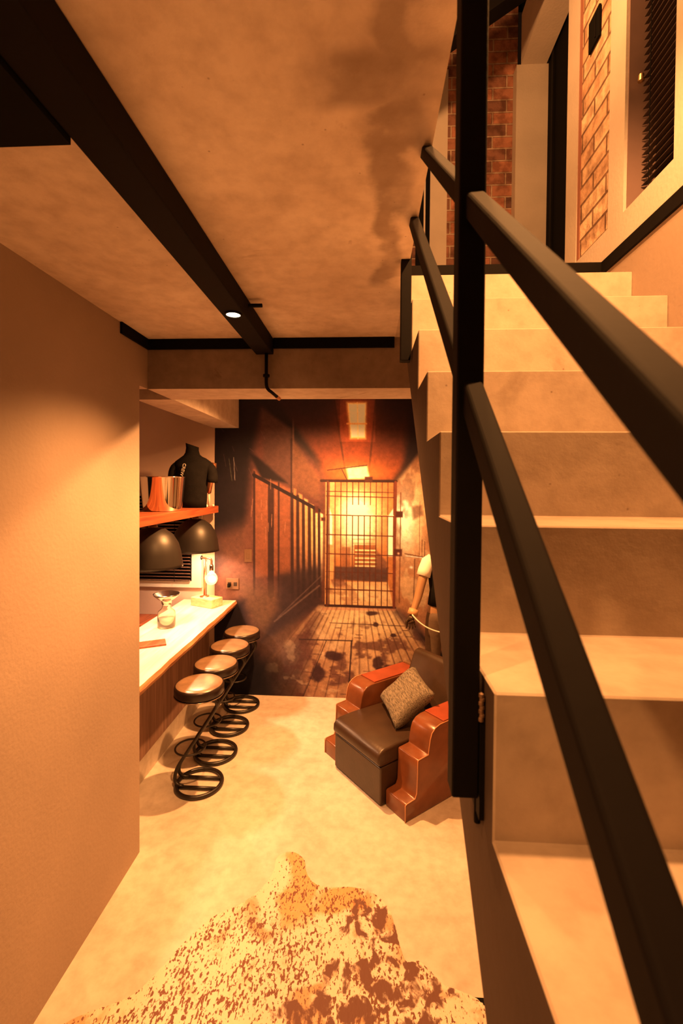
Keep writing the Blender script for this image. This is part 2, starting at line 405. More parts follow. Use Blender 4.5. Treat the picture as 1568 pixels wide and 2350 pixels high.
    mix(line(632, 1430, 735, 1345, 1.6, 2) * .7, (120, 70, 44)); mix(line(640, 1420, 740, 1322, 1, 1.5) * .4, (140, 84, 54))
    # ceiling
    cg = sm(v, 930, 1090)[..., None]
    c = poly([(600, 870), (965, 870), (965, 930), (930, 1060), (900, 1102), (752, 1102), (735, 1060)], 10)[..., None]
    img[:] = img * (1 - c) + c * (np.array((44, 18, 14)) * (1 - cg) + np.array((136, 48, 20)) * cg)
    mix(poly([(940, 880), (990, 880), (990, 1010), (925, 1070)], 14), (36, 16, 14))
    mix(poly([(765, 918), (800, 1075), (846, 1075), (862, 918)], 5) * .45, (120, 38, 18))
    for a in [(764, 905, 792, 1078, 2.5), (862, 905, 846, 1090, 3)]: mix(line(*a, 1.5) * .7, (32, 13, 10))
    mix(glow(818, 965, 44, 70) * .55, (190, 70, 22)); mix(glow(819, 1005, 60, 60) * .25, (180, 60, 20))
    mix(poly([(795, 926), (839, 926), (838, 1008), (804, 1008)], 5), (250, 160, 66))
    mix(poly([(799, 929), (837, 929), (836, 1004), (806, 1004)], 3), (255, 212, 128))
    mix(line(796, 974, 840, 974, 2.5, 1.5) * .8, (235, 130, 50)); mix(line(819, 926, 821, 1008, 1.2, 1.5) * .7, (245, 160, 80))
    mix(glow(822, 1085, 70, 30) * .8, (215, 96, 30)); mix(poly([(795, 1074), (842, 1070), (848, 1098), (800, 1100)], 4), (255, 205, 112))
    mix(line(752, 1080, 842, 1068, 1.6, 1) * .8, (56, 22, 14)); mix(line(785, 1078, 800, 1108, 1.2, 1) * .8, (56, 22, 14))
    # right wall
    rw = poly([(905, 1110), (950, 1055), (1000, 990), (1100, 950), (1100, 1560), (960, 1440), (905, 1400)], 8)
    mix(rw, (176, 92, 44)); mix(rw * sm(v, 1380, 1500), (130, 62, 34))
    mix(rw * glow(930, 1185, 26, 70), (255, 240, 170)); mix(rw * glow(955, 1150, 40, 90) * .5, (235, 160, 84))
    f2 = fbm(26, 5, 60); mix(rw * sm(f2, .52, .68) * .55, (112, 52, 26)); mix(rw * sm(f2, .42, .30) * .4, (240, 170, 96))
    mix(poly([(944, 1160), (966, 1158), (970, 1180), (948, 1190)], 4) * .7, (110, 56, 30))
    for a in [(968, 1236, 968, 1275, 1), (974, 1240, 974, 1278, 1.2), (930, 1268, 975, 1276, 1.6), (952, 1280, 950, 1400, 1.5), (962, 1150, 962, 1270, .8)]: mix(line(*a) * .7, (96, 42, 20))
    mix(line(932, 1273, 972, 1277, .7) * .7, (250, 220, 170)); mix(glow(944, 1299, 4, 3), (245, 190, 130))
    # the far room behind the gate
    rm = poly([(748, 1103), (908, 1103), (908, 1392), (748, 1392)], 2)
    mix(rm, (184, 88, 34)); mix(rm * poly([(800, 1128), (860, 1128), (888, 1180), (768, 1180)], 12) * .7, (226, 128, 50))
    mix(rm * glow(822, 1190, 60, 66) * .7, (250, 176, 88)); mix(rm * glow(822, 1212, 36, 44), (255, 236, 160))
    mix(rm * glow(820, 1168, 14, 13) * 1.4, (255, 255, 225)); mix(rm * glow(820, 1168, 36, 34) * .8, (255, 236, 160))
    mix(rm * poly([(770, 1100), (768, 1390), (748, 1390), (748, 1100)], 3) * .6, (238, 150, 74))
    mix(rm * poly([(752, 1150), (764, 1185), (764, 1250), (752, 1250)], 2) * .8, (255, 226, 160))
    mix(rm * poly([(890, 1185), (903, 1165), (903, 1275), (890, 1275)], 2) * .9, (255, 226, 150))
    mix(rm * poly([(786, 1255), (806, 1255), (806, 1300), (786, 1300)], 2) * .6, (130, 58, 28))
    mix(rm * poly([(815, 1250), (864, 1250), (868, 1302), (812, 1302)], 2), (150, 70, 30))
    for y in (1262, 1271, 1280, 1289, 1298): mix(rm * line(818, y, 864, y, 2.6, 1), (246, 170, 92))
    for y in (1237, 1246, 1254): mix(rm * line(812, y, 862, y, .8, 1) * .6, (176, 90, 40))
    mix(rm * poly([(770, 1300), (892, 1300), (890, 1335), (768, 1330)], 3), (84, 42, 26)); mix(rm * poly([(866, 1262), (890, 1290), (888, 1305), (864, 1305)], 3) * .8, (110, 54, 30))
    mix(rm * poly([(764, 1334), (892, 1334), (905, 1392), (752, 1392)], 2), (222, 138, 70)); mix(rm * glow(835, 1365, 50, 16) * .6, (250, 180, 104))
    f3 = fbm(30, 8, 14); mix(rm * sm(v, 1330, 1338) * sm(f3, .58, .7) * .5, (150, 76, 36))
    mix(rm * poly([(760, 1330), (790, 1328), (800, 1342), (770, 1348)], 3) * .7, (110, 50, 28))
    # floor of the corridor
    fl = poly([(735, 1392), (912, 1392), (985, 1480), (1100, 1580), (1100, 1660), (560, 1660), (620, 1520), (690, 1440)], 6)
    mix(fl, (168, 88, 42)); mix(fl * glow(840, 1430, 120, 50), (255, 176, 96)); mix(fl * glow(850, 1500, 100, 70) * .8, (240, 148, 76))
    mix(fl * poly([(560, 1660), (600, 1520), (700, 1450), (735, 1392), (742, 1392), (720, 1470), (700, 1560), (700, 1660)], 22) * .75, (78, 38, 24))
    vx, vy = 826, 1262
    for k, x in enumerate(np.linspace(560, 1180, 24)):
        x0 = vx + (x - vx) * (1394 - vy) / (1610 - vy)
        mix(fl * line(x0, 1394, vx + (x - vx) * 1.15, vy + (1610 - vy) * 1.15, 1.2 + abs(rs.randn()) * .5, 1.4) * rs.uniform(.35, .65), (88, 38, 20))
    for k in range(26):
        y = rs.uniform(1400, 1600); t = (y - vy) / (1610 - vy); xa = vx + (rs.uniform(600, 1100) - vx) * t
        mix(fl * line(xa, y, xa + 26 * t, y + .6, 1, 1) * .7, (90, 40, 22))
    f4 = fbm(38, 21, 26); mix(fl * sm(f4, .54, .66) * sm(v, 1400, 1460) * .7, (92, 38, 22)); mix(fl * sm(f4, .44, .34) * .35, (250, 170, 96))
    for x, y, rx, ry in [(765, 1505, 24, 14), (735, 1550, 20, 20), (870, 1520, 14, 20), (893, 1534, 14, 9), (855, 1406, 22, 7), (866, 1432, 8, 6), (905, 1455, 8, 5)]:
        mix(fl * sm(glow(x, y, rx, ry) + (f4 - .5) * 1.2, .35, .75) * .85, (58, 22, 16))
    for a in [(690, 1470, 812, 1470, 1.6), (810, 1470, 804, 1600, 2.0), (752, 1472, 700, 1602, 1.0)]: mix(line(*a) * .9, (50, 22, 16))
    mix(line(760, 1430, 960, 1434, 1.1) * fl * .7, (78, 34, 20))
    mix(sm(v, 1480, 1600) * sm(u, 690, 560), (26, 15, 14)); mix(glow(560, 1560, 90, 80) * .8, (24, 14, 14)); mix(poly([(480, 1395), (560, 1385), (570, 1450), (620, 1600), (480, 1660)], 16) * .85, (26, 15, 14))
    mix(glow(650, 1500, 50, 28) * .35, (150, 90, 56))
    mix(poly([(905, 1385), (965, 1430), (990, 1500), (940, 1440), (905, 1405)], 8) * .6, (62, 28, 20))
    # the barred gate
    dk = (86, 30, 14)
    for i in range(12):
        x = 757 + i * 13.3
        mix(line(x, 1107, x, 1158 if 3 < i < 8 else 1180, 1.4, .8) * .85, dk); mix(line(x, 1184, x + .5, 1390, 1.6, .8) * .9, dk)
    for y, wd in ((1128, 1.2), (1139, 1.6), (1182, 1.8), (1227, 2), (1271, 1.8), (1312, 1), (1352, 2.2)): mix(line(750, y, 905, y + 2, wd, .8) * .85, dk)
    mix(line(738, 1104, 908, 1104, 5, 1.2), (50, 18, 12)); mix(line(750, 1390, 908, 1392, 5, 1), (60, 24, 16)); mix(line(744, 1398, 908, 1396, 3, 2) * .5, (196, 96, 54))
    mix(line(753, 1106, 753, 1390, 4.5, 1), (84, 30, 16)); mix(line(907, 1106, 906, 1390, 5, 1), (112, 40, 20)); mix(line(919, 1130, 918, 1380, 1.6, 1) * .8, (110, 48, 24))
    mix(line(744, 1150, 744, 1380, 2, 1) * .8, (100, 40, 20))
    for x, y, a, b2 in ((916, 1179, 8, 7), (914, 1266, 9, 8), (743, 1192, 5, 4), (846, 1100, 9, 6), (728, 1170, 4, 8)): mix(poly([(x-a, y-b2), (x+a, y-b2), (x+a, y+b2), (x-a, y+b2)], 2), (78, 28, 16))
    mix(glow(915, 1268, 2.5), (240, 150, 90)); 
    gr = 1 + (fbm(7, 31) - .5) * .30 + (rs.rand(*u.shape) - .5) * .10
    img[:] = np.clip(img * gr[..., None], 0, 255)
    return s2l(img)
PXU = 1044 / 2.122
px = lambda X: 842 + X * PXU
u0, u1 = 491.0, 1100.0; v0, v1 = 915.0, 1110 + PXU
NU, NV = 500, 590
uu, vv = np.meshgrid(np.linspace(u0, u1, NU), np.linspace(v0, v1, NV))
scale_v = (1603 - 900) / (v1 - 900)
lin = mural_colors(uu, 900 + (vv - 900) * scale_v)
LIGHT = np.array((1.0, .46, .17)) * 1.5
alb = lin / LIGHT
alb[(vv < 1015) & (uu > 780) & (uu < 860)] *= 1.6
alb = alb / np.maximum(1, .45 + .55 * alb.max(-1, keepdims=True) / .96)
alb = np.clip(alb, .004, .96)
bx = (uu - 842) / PXU * U; bz = (1 + (1110 - vv) / PXU) * U
co = np.stack([bx, np.full_like(bx, (YB - .0025) * U), bz], -1).reshape(-1, 3)
idx = np.arange(NU * NV).reshape(NV, NU)
quads = np.stack([idx[:-1, :-1], idx[1:, :-1], idx[1:, 1:], idx[:-1, 1:]], -1).reshape(-1, 4)
me = bpy.data.meshes.new('wall_mural')
me.vertices.add(len(co)); me.vertices.foreach_set('co', co.astype(np.float32).ravel())
me.loops.add(quads.size); me.loops.foreach_set('vertex_index', quads.astype(np.int32).ravel())
me.polygons.add(len(quads)); me.polygons.foreach_set('loop_start', (np.arange(len(quads)) * 4).astype(np.int32))
me.update(calc_edges=True)
ca = me.color_attributes.new('print', 'FLOAT_COLOR', 'POINT')
ca.data.foreach_set('color', np.concatenate([alb.reshape(-1, 3), np.ones((len(co), 1))], 1).astype(np.float32).ravel())
M_mural = bpy.data.materials.new('mural_print'); M_mural.use_nodes = True
nn = M_mural.node_tree; an = nn.nodes.new('ShaderNodeAttribute'); an.attribute_name = 'print'
nn.links.new(an.outputs['Color'], nn.nodes['Principled BSDF'].inputs['Base Color']); nn.nodes['Principled BSDF'].inputs['Roughness'].default_value = .7
nn.nodes['Principled BSDF'].inputs['Specular IOR Level'].default_value = .25
me.materials.append(M_mural)
mo = bpy.data.objects.new('wall_mural', me); C.objects.link(mo)
tag(mo, 'wall-sized print of an old prison corridor with a barred gate and plank floor', 'mural')

# ceiling: steel beam with downlight, cross beam, dark channels
stb = thing('steel_beam', 'long black steel ceiling beam with a small round downlight in it', 'beam', (-.278, .4, 1.348))
obj('beam_body', B(-.0255, .0225, -1.4, .8349, 0, .0425), M_steel2, stb, bevel=.002)
obj('bolt_stub', tube(bmesh.new(), [(.02, .565, .03), (.052, .565, .03)], .004, 10), M_steel, stb)
dl = thing('downlight', 'small round glowing downlight set into the underside of the black steel beam', 'ceiling light', (-.278, .930, 1.348))
obj('trim_ring', lathe(bmesh.new(), [(.015, .0), (.018, -.0005), (.018, -.003), (.0145, -.003), (.0145, 0)], seg=32), M_steel, dl)
obj('lens', lathe(bmesh.new(), [(0, -.0015), (.0145, -.0015)], seg=32), mat('downlight_lens', (1, .9, .75), .5, emit=(1, .80, .52), es=9), dl)
cb_ = obj('cross_beam', B(XL + .001, -.3045, .10, .454, 1.343, 1.390), M_black)
tag(cb_, 'wide black steel crossbeam at the top left of the ceiling', 'beam')
obj_ = obj('ceiling_lip', B(-.3115, -.305, .455, 1.234, 1.380, 1.390), M_beamc); tag(obj_, 'thin pale concrete lip along the left side of the steel beam', 'ceiling strip')
ch = bmesh.new(); box(ch, XL + .0005, -.304, YH0 - .006, YH0 - .0005, 1.363, 1.3905); box(ch, -.2545, XE - .002, YH0 - .006, YH0 - .0005, 1.363, 1.3905)
box(ch, XL + .0005, XL + .006, 1.085, YH0 - .0055, 1.363, 1.3905)
tag(obj('steel_channel', ch, M_black), 'black steel channel running along the top of the concrete header', 'channel')
# boxed beam beyond the header
tag(obj('boxed_beam', B(-.72, -.60, YH1 + .001, YB - .004, 1.256, 1.3905), M_beamc), 'boxed concrete beam over the bar running back to the mural', 'beam')
# conduit pipe
cp = thing('conduit_pipe', 'thin black pipe with an elbow hanging down the face of the concrete header', 'pipe', (-.272, YH0 - .012, 1.25))
pp = [(0, 0, .098), (0, 0, .02)] + bez((0, 0, .02), (0, 0, .006), (.004, 0, 0), (.012, .004, -.004), 5)[1:] + [(.022, .03, -.012)]
obj('pipe', tube(bmesh.new(), pp, .0045, 10), M_steel, cp, smooth=True)
obj('collar', lathe(bmesh.new(), [(0, .035), (.009, .035), (.009, .041), (0, .041)], seg=16), M_steel, cp)
obj('elbow_tip', tube(bmesh.new(), [(.022, .03, -.012), (.027, .045, -.016)], .0052, 10), mat('copper_fitting', (.45, .22, .12), .5, .3), cp)
# black steel beam crossing high in the stairwell
bm = bmesh.new(); a = V(.10, 1.30, 2.16); b2 = V(.50, 1.30, 2.42)
dv = (b2 - a).normalized(); nv = V(-dv.z, 0, dv.x)
vs = [bm.verts.new(p) for y in (0, .05) for p in (a + V(0, y, 0), b2 + V(0, y, 0), b2 + nv * .075 + V(0, y, 0), a + nv * .075 + V(0, y, 0))]
for f in ((0, 1, 2, 3), (7, 6, 5, 4), (0, 4, 5, 1), (1, 5, 6, 2), (2, 6, 7, 3), (3, 7, 4, 0)): bm.faces.new([vs[i] for i in f])
tag(obj('roof_beam', bm, M_steel), 'sloping black steel beam high in the stairwell before the red brick wall', 'beam')
# window on the landing back wall, pale surround
bw = bpy.data.objects.new('window_2', None); C.objects.link(bw); bw['kind'] = 'structure'; bw.location = Vector((0, 1.645, ZL)) * U
bm = bmesh.new(); box(bm, .214, .273, -.006, 0, 0, .968); box(bm, -.10, .214, -.006, 0, .91, .968); obj('window_frame', bm, M_frame, bw)
obj('window_pane', B(.165, .214, -.004, -.001, 0, .86), M_black, bw)
obj('window_mullion', B(.192, .198, -.008, -.004, 0, .86), M_frame, bw)

# ------------------------------------------------------------------ handrail
K = .847
def sloped(bm, x0, x1, Dt, Db, ya, yb):
    pts = [(ya, 1 - Dt + K * ya), (yb, 1 - Dt + K * yb), (yb, 1 - Db + K * yb), (ya, 1 - Db + K * ya)]
    return prism_yz(bm, pts, x0, x1)
hr = thing('stair_railing', 'black steel railing of two posts and two sloping rails beside the concrete stairs', 'railing', (.066, .30, .80))
def loc(bm, o):
    for v in bm.verts: v.co -= o
    return bm
O = V(.066, .30, .80)
obj('post', loc(B(.0565, .0735, .293, .310, .798, 1.6), O), M_steel, hr, bevel=.0012)
obj('post', loc(B(.0565, .0745, .802, .820, 1.2157, 1.70), O), M_steel, hr, bevel=.0012)
obj('top_rail', loc(sloped(bmesh.new(), .0605, .0730, .0640, .0820, -.25, 1.0), O), M_steel2, hr, bevel=.0022, seg=3)
obj('lower_rail', loc(sloped(bmesh.new(), .0605, .0730, .1830, .2050, -.25, .82), O), M_steel2, hr, bevel=.0022, seg=3)
bm = bmesh.new(); box(bm, .0737, .0768, .292, .312, .785, .862); obj('mounting_plate', loc(bm, O), M_steel, hr)
bm = bmesh.new(); tube(bm, [(.0752, .303, .776), (.0752, .303, .855)], .0022, 10); obj('mounting_pin', loc(bm, O), M_black, hr)
bm = bmesh.new(); 
for k in range(7): lathe(bm, [(0, -.002), (.0016, -.001), (.0016, .001), (0, .002)], (.0742 + .0005 * (k % 2), .2925, .850 + .0026 * k), 8)
obj('weld', loc(bm, O), mat('raw_weld', (.35, .22, .14), .5, .4, var=.5, scale=90), hr)

# ------------------------------------------------------------------ bar: worktop, panel, plinth
bar = thing('bar_counter', 'long pale wood bar worktop with raw orange edge over a dark wood panel', 'counter', (-.74, 1.67, 0))
O = V(-.74, 1.67, 0)
def wob(x, y, a=.0012): return x + a * math.sin(y * 21) + a * .6 * math.sin(y * 53 + 1) + a * .3 * math.sin(y * 131)
bm = bmesh.new(); ys = [YL1 + .002 + i * (YB - .007 - YL1) / 60 for i in range(61)]
R = []
for y in ys:
    R.append([bm.verts.new(V(*p) - O) for p in ((-.86, y, .447), (-.86, y, .420), (wob(-.612, y), y, .418), (wob(-.604, y), y, .434), (wob(-.609, y, .001), y, .447))])
for A, D in zip(R, R[1:]):
    for k in range(5):
        f = bm.faces.new((A[k], A[(k + 1) % 5], D[(k + 1) % 5], D[k])); f.material_index = 1 if k in (2, 3) else 0
bm.faces.new(R[0]); bm.faces.new(R[-1][::-1])
obj('worktop', bm, [M_top, M_edge], bar)
obj('front_panel', loc(B(-.752, -.740, YL1 + .003, YB - .003, .078, .4185), O), M_panel, bar)
obj('plinth', loc(B(-.80, -.7405, YL1 + .003, YB - .003, 0, .078), O), M_floor, bar)
for y in (1.35, 1.75, 2.05): obj('bracket', loc(B(-.7395, -.70, y, y + .012, .395, .4178), O), M_steel, bar)

# ------------------------------------------------------------------ bar stools
M_seat = mat('worn_brown_leather', (.27, .17, .105), .28, var=.35, scale=10, bump=.08, bscale=80)
M_rim = mat('dark_leather_rim', (.016, .009, .008), .3)
M_rod = mat('dark_iron_tube', (.012, .008, .007), .4)
M_chrome = mat('worn_chrome', (.5, .42, .36), .2, 1)
stool = thing('bar_stool', 'tmp', 'stool', (-.548, 1.489, 0), group='cantilever stools along the bar')
R_ = .073
obj('base_ring', tube(bmesh.new(), circle((0, 0, .0075), R_, 48), .0068, 10, closed=True), M_rod, stool, smooth=True)
for y in (-.026, .026):
    xx = math.sqrt(R_ ** 2 - y * y)
    obj('base_bar', tube(bmesh.new(), [(-xx, y, .008), (xx, y, .008)], .0055, 8), M_rod, stool, smooth=True)
for y in (-.014, .014):
    p = bez((-.045, y * 1.8, .010), (-.085, y * 1.5, .008), (-.080, y, .045), (-.062, y * .6, .075), 10)
    p += bez((-.062, y * .6, .075), (-.02, y * .4, .14), (.03, y * .4, .215), (.058, y * .5, .262), 8)[1:]
    p += bez((.058, y * .5, .262), (.068, y * .6, .285), (.055, y * .8, .298), (.02, y, .300), 6)[1:] + [(-.03, y, .300)]
    obj('strut', tube(bmesh.new(), p, .0058, 9), M_rod, stool, smooth=True)
obj('foot_ring', tube(bmesh.new(), circle((-.030, 0, .125), .048, 36), .0032, 8, closed=True), M_rod, stool, smooth=True)
st_ = obj('seat', lathe(bmesh.new(), [(0, .344), (.04, .3437), (.062, .343), (.070, .3415), (.0745, .3385)], seg=48), M_seat, stool, smooth=True)
obj('seat_rim', lathe(bmesh.new(), [(.0742, .3392), (.0785, .3370), (.0800, .330), (.0800, .314), (.0775, .309), (.074, .307), (0, .307)], seg=48), M_rim, stool, smooth=True)
obj('trim_band', lathe(bmesh.new(), [(.0795, .3085), (.0810, .307), (.0795, .3050), (.05, .3045), (0, .3045)], seg=48), M_chrome, stool, smooth=True)
lab = ['brown leather stool with iron ring base, nearest the camera beside the bar',
       'brown leather stool with iron ring base, second from the camera beside the bar',
       'brown leather stool with iron ring base, third from the camera beside the bar',
       'brown leather stool with iron ring base, farthest along the bar next to the mural']
for i, (x, y) in enumerate([(-.545, 1.459), (-.548, 1.632), (-.552, 1.814), (-.552, 1.996)]):
    o = stool if i == 0 else copy_tree(stool)
    o.location = Vector((x, y, 0)) * U; o['label'] = lab[i]

# ------------------------------------------------------------------ things on and over the bar
WT = .4472
# wooden desk edge behind the bar
tag(obj('side_shelf', B(-1.20, -.945, 1.93, YB - .004, .35, .372), M_shelf), 'low reddish wooden shelf behind the bar worktop at the left', 'shelf')
tag(obj('menu_board', box(bmesh.new(), -.028, .028, -.055, .055, 0, .006, M=Matrix.Translation((-.735, 1.495, WT + .0003)) @ Matrix.Rotation(math.radians(-62), 4, 'Z')), M_shelf, bevel=.001), 'small flat brown wooden menu board lying on the near end of the worktop', 'menu board')
# carafe
def glass(name, col=(1, .96, .9), rough=.03):
    m = bpy.data.materials.new(name); m.use_nodes = True; b = m.node_tree.nodes['Principled BSDF']
    b.inputs['Base Color'].default_value = (*col, 1); b.inputs['Transmission Weight'].default_value = .95; b.inputs['Roughness'].default_value = rough; b.inputs['IOR'].default_value = 1.45
    tc = m.node_tree.nodes.new('ShaderNodeTexCoord'); n = m.node_tree.nodes.new('ShaderNodeTexNoise'); n.inputs['Scale'].default_value = 12
    m.node_tree.links.new(tc.outputs['Object'], n.inputs['Vector'])
    bp = m.node_tree.nodes.new('ShaderNodeBump'); bp.inputs['Strength'].default_value = .05; m.node_tree.links.new(n.outputs['Fac'], bp.inputs['Height']); m.node_tree.links.new(bp.outputs['Normal'], b.inputs['Normal'])
    return m
M_glass = glass('clear_glass')
cr = thing('glass_carafe', 'clear glass carafe with a flared chrome pourer standing on the worktop', 'carafe', (-.760, 1.69, WT))
obj('glass_body', lathe(bmesh.new(), [(0, .001), (.031, .001), (.033, .006), (.033, .052), (.030, .062), (.018, .072), (.015, .084), (.017, .098), (.0155, .098), (.0135, .084), (.016, .072), (.028, .061), (.031, .052), (.031, .007), (0, .005)], seg=40), M_glass, cr, smooth=True)
obj('glass_content', lathe(bmesh.new(), [(0, .006), (.0305, .007), (.0305, .034), (0, .034)], seg=32), mat('white_candle', (.85, .80, .70), .5), cr, smooth=True)
obj('pourer', lathe(bmesh.new(), [(.018, .090), (.019, .102), (.030, .108), (.046, .122), (.049, .128), (.046, .127), (.028, .112), (.0, .106)], seg=40), M_chrome, cr, smooth=True)
# desk lamp
lp = thing('pipe_lamp', 'copper pipe lamp with a glowing globe bulb on a pale wooden block', 'lamp', (-.716, 2.005, WT))
M_cop = mat('copper_pipe', (.60, .28, .16), .3, .9)
Mz = Matrix.Rotation(math.radians(-24), 4, 'Z')
obj('wood_block', box(bmesh.new(), -.062, .062, -.036, .036, 0, .038, M=Mz), M_block, lp, bevel=.003)
obj('flange', lathe(bmesh.new(), [(0, .0445), (.008, .0445), (.010, .041), (.021, .040), (.021, .038), (0, .038)], (-.012, .004, 0), 24), M_cop, lp, smooth=True)
bm = bmesh.new(); tube(bm, [(-.012, .004, .04), (-.012, .004, .212)], .0048, 12); obj('pipe', bm, M_cop, lp, smooth=True)
bm = bmesh.new(); tube(bm, [(-.004, .006, .04), (-.004, .006, .205)], .0016, 8); obj('cord', bm, M_rim, lp, smooth=True)
bm = bmesh.new(); tube(bm, [(-.022, .004, .214), (.006, .0, .212)] + bez((.006, 0, .212), (.018, -.002, .212), (.022, -.002, .208), (.022, -.003, .196), 6)[1:] + [(.022, -.003, .180)], .0050, 10); obj('arm', bm, M_cop, lp, smooth=True)
obj('valve_wheel', tube(bmesh.new(), [(-.026, .004 + .008 * math.cos(a), .214 + .008 * math.sin(a)) for a in [i * PI / 8 for i in range(16)]], .0022, 6, closed=True), M_steel, lp, smooth=True)
obj('socket', lathe(bmesh.new(), [(0, .185), (.007, .185), (.009, .178), (.009, .160), (.0075, .156), (0, .156)], (.022, -.003, 0), 20), M_chrome, lp, smooth=True)
M_bulb = mat('glowing_bulb', (1, .7, .35), .2, emit=(1, .55, .20), es=.35)
M_bulb.node_tree.nodes['Principled BSDF'].inputs['Transmission Weight'].default_value = .85
M_fil = mat('filament', (1, .9, .7), .2, emit=(1, .85, .6), es=22)
obj('bulb', lathe(bmesh.new(), [(.0075, .156), (.010, .150), (.018, .143), (.025, .131), (.0268, .121), (.025, .110), (.018, .099), (.009, .0945), (0, .094)], (.022, -.003, 0), 32), M_bulb, lp, smooth=True)
light('pipe_lamp_light', 'POINT', (-.690, 2.000, WT + .120), 2.4, WARM2, .011)

# red shelf with its things
SH = 1 - .107
shf = obj('wall_shelf', B(-.86, -.685, 1.16, 2.07, SH - .031, SH), M_shelf, bevel=.0015)
tag(shf, 'thick red-brown wooden shelf hanging above the bar worktop', 'shelf')
bk = thing('ice_bucket', 'polished steel ice bucket standing on the red wooden shelf', 'bucket', (-.762, 1.66, SH))
M_mir = mat('polished_steel', (.85, .82, .78), .07, 1)
obj('bucket_wall', lathe(bmesh.new(), [(0, .0005), (.066, .0005), (.068, .003), (.070, .018), (.0705, .019), (.080, .124), (.0815, .126), (.080, .128), (.078, .124), (.067, .006), (0, .005)], seg=56), M_mir, bk, smooth=True)
obj('bucket_rim', tube(bmesh.new(), circle((0, 0, .127), .0805, 48), .0016, 8, closed=True), M_mir, bk, smooth=True)

def skin(name, verts, edges, radii, m, parent=None, sub=2, root=0, loc_=None):
    me = bpy.data.meshes.new(name); me.from_pydata([Vector(v) * U for v in verts], edges, [])
    o = bpy.data.objects.new(name, me); C.objects.link(o)
    md = o.modifiers.new('skin', 'SKIN'); md.use_smooth_shade = True
    sv = me.skin_vertices[0].data
    for i, r in enumerate(radii):
        r = r if isinstance(r, tuple) else (r, r); sv[i].radius = (r[0] * U, r[1] * U); sv[i].use_root = (i == root)
    s = o.modifiers.new('sub', 'SUBSURF'); s.levels = sub; s.render_levels = sub
    dg = bpy.context.evaluated_depsgraph_get(); dg.update()
    me2 = bpy.data.meshes.new_from_object(o.evaluated_get(dg)); o.modifiers.clear(); o.data = me2
    me2.materials.clear(); me2.materials.append(m)
    for p in me2.polygons: p.use_smooth = True
    if parent: o.parent = parent
    return o
def loft(bm, secs, seg=28):
    """secs: list of (cx, cy, z, rx, ry, rot)"""
    rings = []
    for cx, cy, z, rx, ry, tilt in secs:
        rings.append([bm.verts.new((cx + rx * math.cos(t), cy + ry * math.sin(t), z + tilt * math.cos(t))) for t in [2 * PI * k / seg for k in range(seg)]])
    for A, D in zip(rings, rings[1:]):
        for k in range(seg): bm.faces.new((A[k], A[(k + 1) % seg], D[(k + 1) % seg], D[k]))
    bm.faces.new(rings[0][::-1]); bm.faces.new(rings[-1]); return bm
# dress-form bust
M_cloth = mat('black_cloth', (.008, .007, .007), .9, spec=.1, var=.3, scale=20, bump=.3, bscale=200)
M_text = mat('white_stitching', (.55, .50, .45), .7)
bu = thing('tailor_bust', 'headless black bust in a short-sleeved shirt standing on the red shelf', 'mannequin bust', (-.741, 1.905, SH), math.radians(8))
torso = obj('torso', loft(bmesh.new(), [(0, 0, 0, .056, .038, 0), (0, 0, .03, .058, .040, 0), (0, 0, .09, .060, .044, 0), (0, 0, .135, .065, .048, 0), (0, 0, .165, .074, .048, 0), (0, 0, .182, .082, .042, 0),
     (0, .0, .196, .074, .038, 0), (0, .0, .210, .055, .036, 0), (-.001, .0, .220, .038, .032, -.002), (-.002, 0, .230, .030, .028, -.004), (-.003, 0, .248, .026, .026, -.006), (-.004, 0, .266, .027, .026, -.009)]), M_cloth, bu, smooth=True)
for s in (-1, 1):
    p = bez((s * .052, 0, .176), (s * .074, 0, .178), (s * .084, 0, .150), (s * .079, -.004, .108), 8)
    obj('sleeve', tube(bmesh.new(), p, .03, 16, rs=[.020, .022, .023, .0235, .0235, .0235, .0235, .024, .0245]), M_cloth, bu, smooth=True)
def text(name, s, size, M, m, parent=None, ext=.0006):
    cu = bpy.data.curves.new(name, 'FONT'); cu.body = s; cu.size = size * U; cu.extrude = ext * U; cu.align_x = 'CENTER'; cu.align_y = 'CENTER'
    o = bpy.data.objects.new(name, cu); C.objects.link(o)
    dg = bpy.context.evaluated_depsgraph_get(); dg.update()
    me = bpy.data.meshes.new_from_object(o.evaluated_get(dg)); C.objects.unlink(o)
    o2 = bpy.data.objects.new(name, me); C.objects.link(o2); me.materials.clear(); me.materials.append(m)
    M2 = M.copy(); M2.translation = M.translation * U
    me.transform(M2)
    if parent: o2.parent = parent
    return o2
tr = Matrix.Translation((-.030, -.0495, .160)) @ Matrix.Rotation(math.radians(-12), 4, 'Z') @ Matrix.Rotation(PI / 2, 4, 'X') @ Matrix.Rotation(math.radians(-106), 4, 'Z')
o = text('lettering', 'CREW', .019, tr, M_text, bu, .001); o['label'] = 'pale upright lettering down the chest'
tc_ = thing('copper_horn', 'slender tapering copper tube standing beside the black bust on the shelf', 'ornament', (-.672, 2.03, SH))
tc_.location = Vector((-.694, 1.99, SH)) * U
bm = bmesh.new(); tube(bm, [(-.008, 0, .060), (-.002, 0, .10), (.010, 0, .165), (.015, 0, .195)], .01, 14, rs=[.009, .011, .014, .012]); obj('tapered_tube', bm, M_cop, tc_, smooth=True)
bm = bmesh.new(); tube(bm, [(-.007, 0, .001), (-.008, 0, .062)], .0045, 12, rs=[.006, .004]); obj('stem', bm, mat('pale_stem', (.6, .5, .42), .4), tc_, smooth=True)
M_pale = mat('pale_ceramic', (.75, .68, .58), .4)
